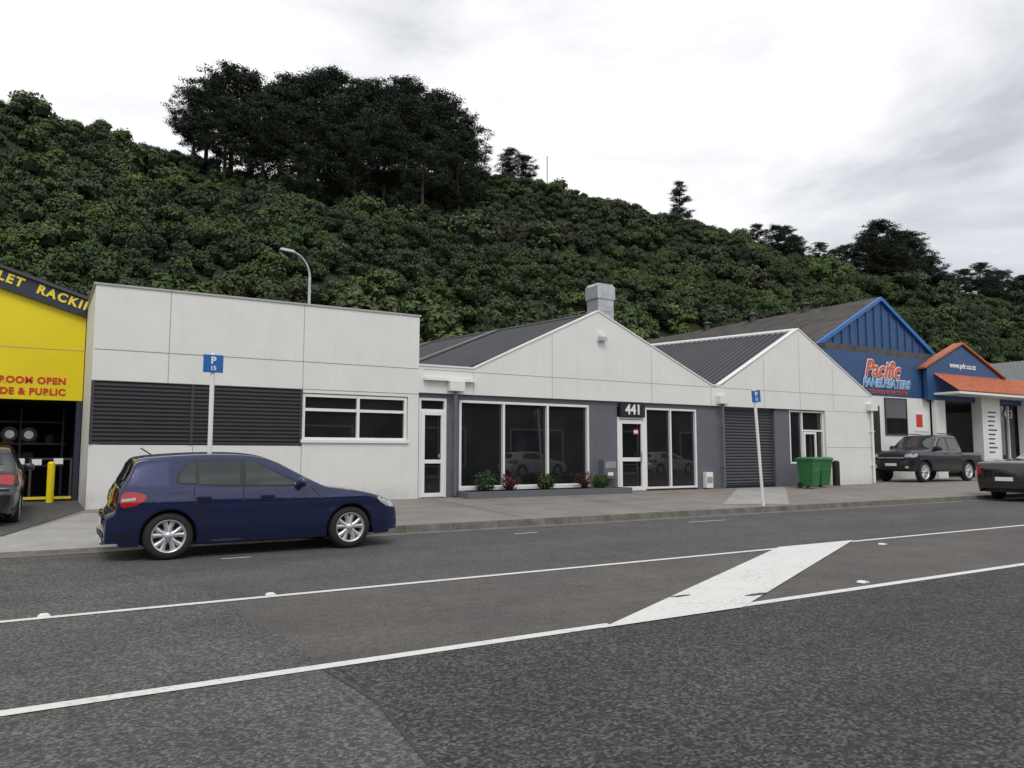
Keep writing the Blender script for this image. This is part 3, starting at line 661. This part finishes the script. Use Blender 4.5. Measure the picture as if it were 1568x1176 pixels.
def utecar(name,paint,loc,rz):
    v=Veh(name,utes,paint,loc,rz); k=zs
    v.both(sc([(-.99,1.20),(-.95,1.60),(-.85,1.66),(.15,1.67),(.45,1.52),(.83,1.21)]),black,.003,1)
    v.both(sc([(-.94,1.215),(-.91,1.57),(-.8,1.62),(-.20,1.63),(-.20,1.215)]),carglass,.006,0)
    v.both(sc([(-.11,1.215),(-.11,1.63),(.14,1.63),(.42,1.48),(.72,1.215)]),carglass,.006,0)
    v.patch('z',1,[(.58,-.62),(.98,-.72),(1.02,0),(.98,.72),(.58,.62),(.54,0)],carglass,.004,0)
    v.patch('x',-1,sc([(-.60,1.28),(-.55,1.62),(.55,1.62),(.60,1.28)]),carglass,.006,1)
    v.seam(sc([(-.15,1.19),(-.15,.44)])); v.seam(sc([(-.98,1.17),(-1.02,.95),(-.98,.8),(-.96,.44)])); v.seam(sc([(.92,1.18),(.98,.9),(.95,.44)])); v.seam(sc([(-1.12,1.10),(-1.12,.46)]),.04); v.seam(sc([(-2.8,1.075),(-1.15,1.075)]),.03)
    v.patch('x',1,sc([(-.52,.72),(.52,.72),(.54,1.06),(-.54,1.06)]),black,.012,1); v.patch('x',1,sc([(-.56,.88),(.56,.88),(.56,.92),(-.56,.92)]),galv,.02,0)
    v.patch('x',1,sc([(-.80,.44),(.80,.44),(.77,.62),(-.77,.62)]),black,.008,1); v.patch('x',1,sc([(-.25,.60),(.25,.60),(.25,.70),(-.25,.70)]),whitetxt,.02,0)
    for sg in (-1,1): v.patch('x',1,sc([(sg*.57,.90),(sg*.58,1.03),(sg*.84,1.05),(sg*.86,.93)]),clearl,.012,1); v.patch('x',1,sc([(sg*.60,.52),(sg*.60,.60),(sg*.74,.60),(sg*.74,.52)]),clearl,.014,1); v.patch('x',-1,sc([(sg*.74,.75),(sg*.74,1.08),(sg*.87,1.08),(sg*.87,.75)]),redl,.01,0)
    v.both(sc([(2.42,.90),(2.38,1.02),(2.15,1.07),(2.08,1.02),(2.2,.93)]),clearl,.006,1); v.both(sc([(-2.82,.75),(-2.82,1.06),(-2.70,1.06),(-2.72,.75)]),redl,.006,0)
    v.patch('x',-1,sc([(-.62,.50),(.62,.50),(.62,.62),(-.62,.62)]),black,.02,0); v.patch('x',-1,sc([(-.2,.65),(.2,.65),(.2,.75),(-.2,.75)]),whitetxt,.012,0)
    v.box(-.95,.95,-.99,-.90,.42,.47,black); v.box(-.95,.95,.90,.99,.42,.47,black)
    for sg in (-1,1):
        v.mb.tube([(-.9,sg*.62,1.80*k),(.1,sg*.62,1.82*k)],.02,black,8)
    for x in (-.8,.1):
        for sg in (-1,1): a,c=sorted((sg*.935,sg*.975)); v.mb.box(x-.1,x+.1,a,c,1.04*k,1.07*k,chrome)
    v.mirror(.74,1.21*k,paint,1.5); v.done(); return v
lowute=dict(W=.93,belt=1.14,zb=.27,r=.34,R=.385,axles=(-1.35,1.58),tr=-2.2,tf=1.9,er=.10,ef=.17,
  prof=[(-2.54,.52),(-2.55,.75),(-2.55,1.06),(-2.50,1.18),(-2.3,1.23),(-1.2,1.30),(-.2,1.33),(-.05,1.38),(.15,1.48),(.4,1.51),(.7,1.48),(.95,1.40),(1.35,1.12),(1.5,1.06),(2.0,.98),(2.3,.88),(2.40,.70),(2.42,.5)],
  side=[(.2,.90),(.35,.94),(.5,.97),(.7,1.0),(.9,.99),(1.14,.96),(1.25,.91),(1.38,.84),(1.5,.77)])
def tonneau(name,paint,loc,rz):
    v=Veh(name,lowute,paint,loc,rz)
    v.both([(.18,1.14),(.30,1.39),(.75,1.40),(1.15,1.13)],carglass,.006,1); v.patch('z',1,[(1.0,-.58),(1.35,-.66),(1.38,0),(1.35,.66),(1.0,.58)],carglass,.004,0)
    v.seam([(.12,1.1),(.12,.35)]); v.seam([(1.2,1.05),(1.25,.4)]); v.seam([(-2.5,1.10),(-.2,1.16),(.1,1.16)],.012)
    for sg in (-1,1): v.patch('x',-1,[(sg*.66,.82),(sg*.66,1.04),(sg*.84,1.04),(sg*.84,.82)],redl,.01,0)
    v.patch('x',-1,[(-.26,.62),(.26,.62),(.26,.74),(-.26,.74)],whitetxt,.012,0); v.seam([(-.8,.58),(.8,.58)],.012,None,'x',(-1,)); v.seam([(-.64,1.05),(-.64,.58)],.01,None,'x',(-1,)); v.seam([(.64,1.05),(.64,.58)],.01,None,'x',(-1,))
    v.both([(2.36,.66),(2.32,.80),(2.05,.88),(1.98,.78)],clearl,.006,1); v.mirror(1.05,1.1,paint,1.1); v.done()
hatchback('blue_hatchback',bluepaint,(2.85,12.42,.004),0)
hatchback('dark_hatchback',darkpaint,(-1.12,18.1,.16),math.pi/2)
utecar('pickup_truck',darkpaint,(32.2,18.95,.30),math.pi)
tonneau('black_pickup_truck',blackpaint,(27.75,12.4,.004),0)
hatchback('white_hatchback',whitepaint,(37.0,-3.0,.13),0); hatchback('white_hatchback',whitepaint,(26.0,-3.0,.13),0)
# ------------------------------------------------------------ street furniture
def psign(x,y,lean,z0,hgt):
    r=empty('parking_sign',(x,y,z0)); r.rotation_euler=(0,lean,0)
    b=MB(); b.tube([(0,0,-.05),(0,0,hgt)],.038,whitetrim,14); b.lathe([(.038,0),(.02,.02),(0,.022)],whitetrim,(0,0,hgt),'z',14); b.obj('pole',r)
    b=MB(); b.box(-.16,.16,-.055,-.045,hgt-.31,hgt-.01,signblue); b.box(-.155,.155,-.045,-.04,hgt-.3,hgt-.02,galv)
    b.box(-.03,.03,-.045,.045,hgt-.2,hgt-.15,galv); b.obj('plate',r,.004)
    text('P',0,-.058,hgt-.11,.16,whitetxt,r,bold=.006); text('15',0,-.058,hgt-.24,.10,whitetxt,r,bold=.003)
psign(2.42,13.65,0,.12,3.0)
psign(15.75,13.55,-.075,.13,2.95)
def bin_(x,y,rz):
    r=empty('wheelie_bin',(x,y,.29),rz); b=MB()
    def ring(w,dp,z,yo=0): return [(-w,-dp+yo,z),(w,-dp+yo,z),(w,dp+yo,z),(-w,dp+yo,z)]
    lv=[ring(.20,.22,.06),ring(.27,.31,.92),ring(.29,.34,.93),ring(.29,.34,.97)]; vs=sum(lv,[]); fs=[(4*i+k,4*i+(k+1)%4,4*i+4+(k+1)%4,4*i+4+k) for i in range(3) for k in range(4)]+[(3,2,1,0)]
    b.add(vs,fs,binm); b.add(ring(.30,.35,.975)+ring(.30,.35,1.0)+ring(.22,.26,1.05),[(4*i+k,4*i+(k+1)%4,4*i+4+(k+1)%4,4*i+4+k) for i in range(2) for k in range(4)]+[(8,9,10,11),(3,2,1,0)],binm)
    b.tube([(-.25,.40,.95),(.25,.40,.95)],.018,binm,8); b.tube([(-.22,.34,.93),(-.22,.41,.95)],.015,binm,6); b.tube([(.22,.34,.93),(.22,.41,.95)],.015,binm,6)
    for x_ in (-.25,.21): b.tube([(x_,.22,.10),(x_+.04,.22,.10)],.10,rubber,18)
    b.box(-.2,.2,-.285,-.27,.55,.75,binm); b.obj('bin_body',r,.012)
bin_(22.45,17.30,.1); bin_(23.62,17.75,-.08)
b=MB(); b.tube([(24.85,18.0,.25),(24.85,18.0,1.15)],.13,black,14); b.lathe([(.13,0),(.08,.05),(0,.07)],black,(24.85,18.0,1.15),'z',14); b.obj('drum_post')
b=MB(); px,py=9.45,32.0
pts=[(px,py,.2),(px,py,8.9)]+[(px-.9*(1-math.cos(a)),py,8.9+1.05*math.sin(a)) for a in np.linspace(.15,1.45,9)]
b.tube(pts,[.10,.06]+[.045]*9,galv,12); ex=pts[-1]
b.add([(ex[0]+.1,py-.1,ex[2]-.05),(ex[0]+.1,py+.1,ex[2]-.05),(ex[0]-.5,py+.13,ex[2]-.02),(ex[0]-.5,py-.13,ex[2]-.02),(ex[0]+.1,py-.06,ex[2]+.06),(ex[0]+.1,py+.06,ex[2]+.06),(ex[0]-.45,py+.07,ex[2]+.10),(ex[0]-.45,py-.07,ex[2]+.10)],[(0,1,2,3),(4,5,6,7),(0,1,5,4),(1,2,6,5),(2,3,7,6),(3,0,4,7)],galv)
b.obj('street_lamp')
# ------------------------------------------------------------ foliage
def unit(n):
    v=rng.normal(size=(n,3)); return v/np.linalg.norm(v,axis=1)[:,None]
def leaves(mb,C,Nn,S_,mat,aspect=.6):
    n=len(C); Nn=Nn/np.linalg.norm(Nn,axis=1)[:,None]; t=np.cross(Nn,unit(n)); t/=np.linalg.norm(t,axis=1)[:,None]; u=np.cross(Nn,t)
    s=S_[:,None]; V=np.stack([C-t*s,C+u*s*aspect-t*s*.1,C+t*s+Nn*s*-.25,C-u*s*aspect-t*s*.1],1).reshape(-1,3)
    o=len(mb.v); k=mb.mi(mat); mb.v+=list(map(tuple,V.tolist())); mb.f+=[(o+4*i,o+4*i+1,o+4*i+2,o+4*i+3) for i in range(n)]; mb.m+=[k]*n; mb.sm+=[False]*n
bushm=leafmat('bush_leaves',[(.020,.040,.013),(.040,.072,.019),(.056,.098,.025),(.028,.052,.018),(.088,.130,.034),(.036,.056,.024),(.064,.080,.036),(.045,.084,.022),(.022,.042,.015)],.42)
fernm=leafmat('fern_fronds',[(.08,.14,.03),(.10,.16,.035)],.3,False)
pinem=leafmat('pine_needles',[(.015,.024,.013),(.024,.036,.018)],.55,False)
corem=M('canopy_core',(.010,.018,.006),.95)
def crown(i):
    b=MB(); lobes=[]
    nl=rng.integers(10,15); wid=rng.uniform(.85,1.15)
    for k in range(nl):
        a=rng.uniform(0,6.28); rr=rng.uniform(.2,1.3)*wid; zz=rng.uniform(.4,2.6)*(1-.28*rr)/wid
        lobes.append((np.array([rr*math.cos(a),rr*math.sin(a),zz]),rng.uniform(.38,.92)))
    for c,r in lobes:
        n=int(125*r*r/.5); d_=unit(n); d_[:,2]=np.abs(d_[:,2])*1.0-.25*rng.random(n); rad=r*rng.uniform(.74,1.18,n)
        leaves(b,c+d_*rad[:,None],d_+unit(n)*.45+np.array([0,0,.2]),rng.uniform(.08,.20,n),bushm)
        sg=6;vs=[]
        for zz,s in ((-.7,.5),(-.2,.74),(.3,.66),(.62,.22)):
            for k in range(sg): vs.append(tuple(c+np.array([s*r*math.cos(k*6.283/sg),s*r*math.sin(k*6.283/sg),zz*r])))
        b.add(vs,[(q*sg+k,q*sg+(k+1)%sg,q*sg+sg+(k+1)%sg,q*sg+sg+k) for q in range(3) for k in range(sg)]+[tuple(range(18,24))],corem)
    b.tube([(0,0,-.4),(0,0,1.2)],[.12,.06],bark,6)
    return b
LIB=bpy.data.collections.new('bush_variants')
def libobj(b,name):
    o=b.obj(name); COL.objects.unlink(o); LIB.objects.link(o)
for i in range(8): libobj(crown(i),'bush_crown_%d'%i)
b=MB() # tree fern
for k in range(16):
    a=k*6.283/16+rng.uniform(-.15,.15); L=rng.uniform(1.5,2.0); up=rng.uniform(.35,.8); ln=12
    for j in range(ln):
        t=j/ln; r=L*t; z=1.8+up*math.sin(t*2.6)-.5*t*t; wd=.22*math.sin(min(1,t*1.3+.15)*2.6)
        for sg in (-1,1):
            ca,sa=math.cos(a),math.sin(a); p=(r*ca,r*sa,z); q=((r+.12)*ca,(r+.12)*sa,z-.02)
            b.add([p,q,((r+.16)*ca-sg*sa*wd,(r+.16)*sa+sg*ca*wd,z-.08)],[(0,1,2)],fernm)
b.tube([(0,0,-.5),(0,0,1.8)],[.12,.09],bark,6); libobj(b,'bush_fern_8')
RX=[-80,-6,10,30,53,79,100,117,140,162,221,287,420]; RZ=[50,50,48.5,47,51,56.5,55.5,54.5,52,51,47.5,51,48]
def hz(x,y):
    r=float(np.interp(x,RX,RZ)); Y0=41.
    if y<Y0: return .25
    t=(y-Y0)/(130-Y0)
    if t<=1: z=r*(t**.93)
    else: z=r*(1-.25*(t-1))
    z+=4.5*noise.noise(Vector((x/20,y/30,3)))*min(1,4*t*max(.10,(1-t)))+1.8*noise.noise(Vector((x/9,y/9,1)))*min(1,t*3)
    return max(.25,z)
b=MB(); xs=np.arange(-90,430,5.); ys=np.arange(38,190,4.); vs=[(float(x),float(y),hz(x,y)-.2 if y>41 else -.05) for y in ys for x in xs]; nx=len(xs)
b.add(vs,[(j*nx+i,j*nx+i+1,j*nx+nx+i+1,j*nx+nx+i) for j in range(len(ys)-1) for i in range(nx-1)],dirt,True); b.obj('hill')
P_=[];SC=[];RT=[];IX=[]
y=42.0
while y<137:
    sp=2.45+ (y-42)/98*.5
    xmax=min(330, 2.3*y+16); xmin=-.20*y-7
    x=xmin
    while x<xmax:
        far=1+max(0,(x-110))/140
        px_=x+random.uniform(-1,1)*1.0*far; py_=y+random.uniform(-1,1)*1.1
        if x<120 or random.random()<1/far:
            cl_=.5+.9*noise.noise(Vector((px_/13,py_/13,7)))
            s=random.uniform(.68,1.08)*(.86+.55*max(0,min(1,cl_)))*(random.uniform(1.4,1.9) if random.random()<.06 and y<122 else 1)*far**.8
            if y<52: s*=1.15
            P_.append((px_,py_,hz(px_,py_)-.6)); SC.append(s); RT.append(random.uniform(0,6.28))
            IX.append(8 if random.random()<.035 and s<1.3 else random.randrange(8))
        x+=sp*far**.5
    y+=sp*.95
me=bpy.data.meshes.new('hillside_bush'); me.from_pydata(P_,[],[])
for nm,ty,dt in (('scl','FLOAT',SC),('rot','FLOAT',RT),('idx','INT',IX)):
    a=me.attributes.new(nm,ty,'POINT'); a.data.foreach_set('value',dt)
ho=bpy.data.objects.new('hillside_bush',me); COL.objects.link(ho)
ng=bpy.data.node_groups.new('scatter','GeometryNodeTree'); ng.interface.new_socket('Geometry',in_out='INPUT',socket_type='NodeSocketGeometry'); ng.interface.new_socket('Geometry',in_out='OUTPUT',socket_type='NodeSocketGeometry')
gi=ng.nodes.new('NodeGroupInput'); go=ng.nodes.new('NodeGroupOutput'); ip=ng.nodes.new('GeometryNodeInstanceOnPoints'); ci=ng.nodes.new('GeometryNodeCollectionInfo')
ci.inputs['Collection'].default_value=LIB; ci.inputs['Separate Children'].default_value=True; ci.inputs['Reset Children'].default_value=True
def attr(nm,ty):
    n=ng.nodes.new('GeometryNodeInputNamedAttribute'); n.data_type=ty; n.inputs['Name'].default_value=nm
    return n.outputs['Attribute']
cx=ng.nodes.new('ShaderNodeCombineXYZ'); er=ng.nodes.new('FunctionNodeEulerToRotation')
ng.links.new(attr('rot','FLOAT'),cx.inputs['Z']); ng.links.new(cx.outputs[0],er.inputs[0]); ng.links.new(er.outputs[0],ip.inputs['Rotation'])
ng.links.new(gi.outputs[0],ip.inputs['Points']); ng.links.new(ci.outputs[0],ip.inputs['Instance']); ip.inputs['Pick Instance'].default_value=True
ng.links.new(attr('idx','INT'),ip.inputs['Instance Index']); ng.links.new(attr('scl','FLOAT'),ip.inputs['Scale']); ng.links.new(ip.outputs[0],go.inputs[0])
md=ho.modifiers.new('scatter','NODES'); md.node_group=ng
def pine(seed,spread=1.0,lo=.28,cone=False):
    global rng
    rng=np.random.default_rng(seed); b=MB(); Ht=20.
    lean=rng.normal(size=2)*(.2 if cone else .7)
    tr=[(lean[0]*t*t,lean[1]*t*t,Ht*.93*t-1) for t in np.linspace(0,1,8)]
    b.tube(tr,[.42*(1-t)+.05 for t in np.linspace(0,1,8)],bark,8)
    for k in range(58):
        f=rng.uniform(lo,1.0); z=Ht*f; a=rng.uniform(0,6.28)
        if cone: R=4.2*(1.05-f)+.3; 
        else:
            env=max(.30,1-abs((f-.60)/.42)**2.6); R=5.2*spread*env*rng.uniform(.35,1.1)
        base=np.array([lean[0]*f*f,lean[1]*f*f,z-R*.42-.6]); tip=np.array([base[0]+R*math.cos(a),base[1]+R*math.sin(a),z])
        mid=(base+tip)/2+np.array([0,0,-.25]); b.tube([base,mid,tip],[.12,.07,.03],bark,4,False)
        for q in range(5):
            c=base+(tip-base)*rng.uniform(.5,1.15)+rng.normal(size=3)*np.array([.6,.6,.35]); r=rng.uniform(.5,1.2)
            n=int(50*r*r/.6); d_=unit(n); p=c+d_*(rng.uniform(.2,1.2,n)[:,None])*np.array([r*1.25,r*1.25,r*.5])
            leaves(b,p,d_+unit(n)*.8+np.array([0,0,.3]),rng.uniform(.10,.27,n),pinem,.45)
    me_=b.obj('pine_tmp'); m_=me_.data; bpy.data.objects.remove(me_); return m_
PM=[pine(11),pine(23,1.1,.36),pine(37,.9,.25),pine(51,1.15,.32)]; CM=[pine(61,1,.15,True)]
def addpine(x,y,h,sxy=None,lib=PM):
    o=bpy.data.objects.new('pine_tree',random.choice(lib)); COL.objects.link(o); o.location=(x,y,hz(x,y)-.5); s=h/20.
    k=sxy or s; o.scale=(k,k,s); o.rotation_euler=(0,0,random.uniform(0,6.28))
random.seed(5)
for x,y,h in ((18.5,127,13),(21,131,16),(24,126,19),(28,130,18.5),(31,123,18.5),(33,131,20),(36.5,126,20.5),(39,131,20.5),(41,120,19),(43.5,129,21.5),(47,125,20.5),(49.5,131,20),(51,119,18.5),(53.5,127,20.5),(57,131,19.5),(58.5,122,19),(61.5,128,19),(64.,131,17),(65.5,125,15),(34,114,16),(45,113,16),(27,117,15.5),(54,113,16),(39,110,14),(49,107,13),(60,115,15),(22,120,14),(31,110,12),(56,108,12)):
    addpine(x,y,h*random.uniform(.94,1.03),h/18)
for x,y,h in ((78.5,130,8),(82,129,7.5),(152,130,8),(157,128,10),(163,131,9),(167,130,7),(160,126,8),(188,130,11),(194,128,15),(201,130,19),(208,131,20),(214,129,20),(220,130,15),(206,124,17),(198,122,14),(214,122,14),(228,130,11),(235,130,9),(240,131,10),(247,130,12),(256,130,13),(264,130,12),(273,131,13),(285,130,13),(300,130,13),(250,124,12),(268,123,12),(176,130,8),(183,130,9)):
    addpine(x,y,h,(h/20)*1.35)
addpine(123.5,128,12,.72,CM)
b=MB(); mx=88.; b.tube([(mx,130,hz(mx,130)),(mx,130,hz(mx,130)+9)],.12,galv,6); b.obj('antenna_mast')
shr=leafmat('shrub_leaves',[(.04,.08,.02),(.03,.06,.018)],.5,False); redsh=leafmat('red_shrub_leaves',[(.10,.03,.025),(.07,.025,.02)],.5,False)
rng=np.random.default_rng(3)
for x,red,s in ((10.25,0,1.1),(11.0,1,1.0),(12.2,0,.9),(13.55,1,1.05),(14.15,0,.85)):
    b=MB(); bx,by,bz=x,18.15,.40
    if red:
        for k in range(70):
            a=rng.uniform(0,6.28); L=rng.uniform(.3,.62)*s; ou=rng.uniform(.1,.85); wd=.02
            vs=[]
            for t in (0,.35,.7,1): 
                r=L*ou*t; z=L*(1-.25*ou)*(t-.28*t*t*ou*1.5); w_=wd*(1-t*.95)
                vs+=[(bx+r*math.cos(a)-w_*math.sin(a),by+r*math.sin(a)*.6+w_*math.cos(a),bz+z),(bx+r*math.cos(a)+w_*math.sin(a),by+r*math.sin(a)*.6-w_*math.cos(a),bz+z)]
            b.add(vs,[(0,1,3,2),(2,3,5,4),(4,5,7,6)],redsh)
    n=900 if not red else 250; d_=unit(n); p=np.array([bx,by,bz+.27*s])+d_*rng.uniform(.5,1.,n)[:,None]*np.array([.32,.22,.30])*s
    leaves(b,p,d_+unit(n)*.7,rng.uniform(.02,.045,n),shr if not red else redsh); b.tube([(bx,by,.35),(bx,by,.6)],.02,bark,5)
    b.obj('shrub')
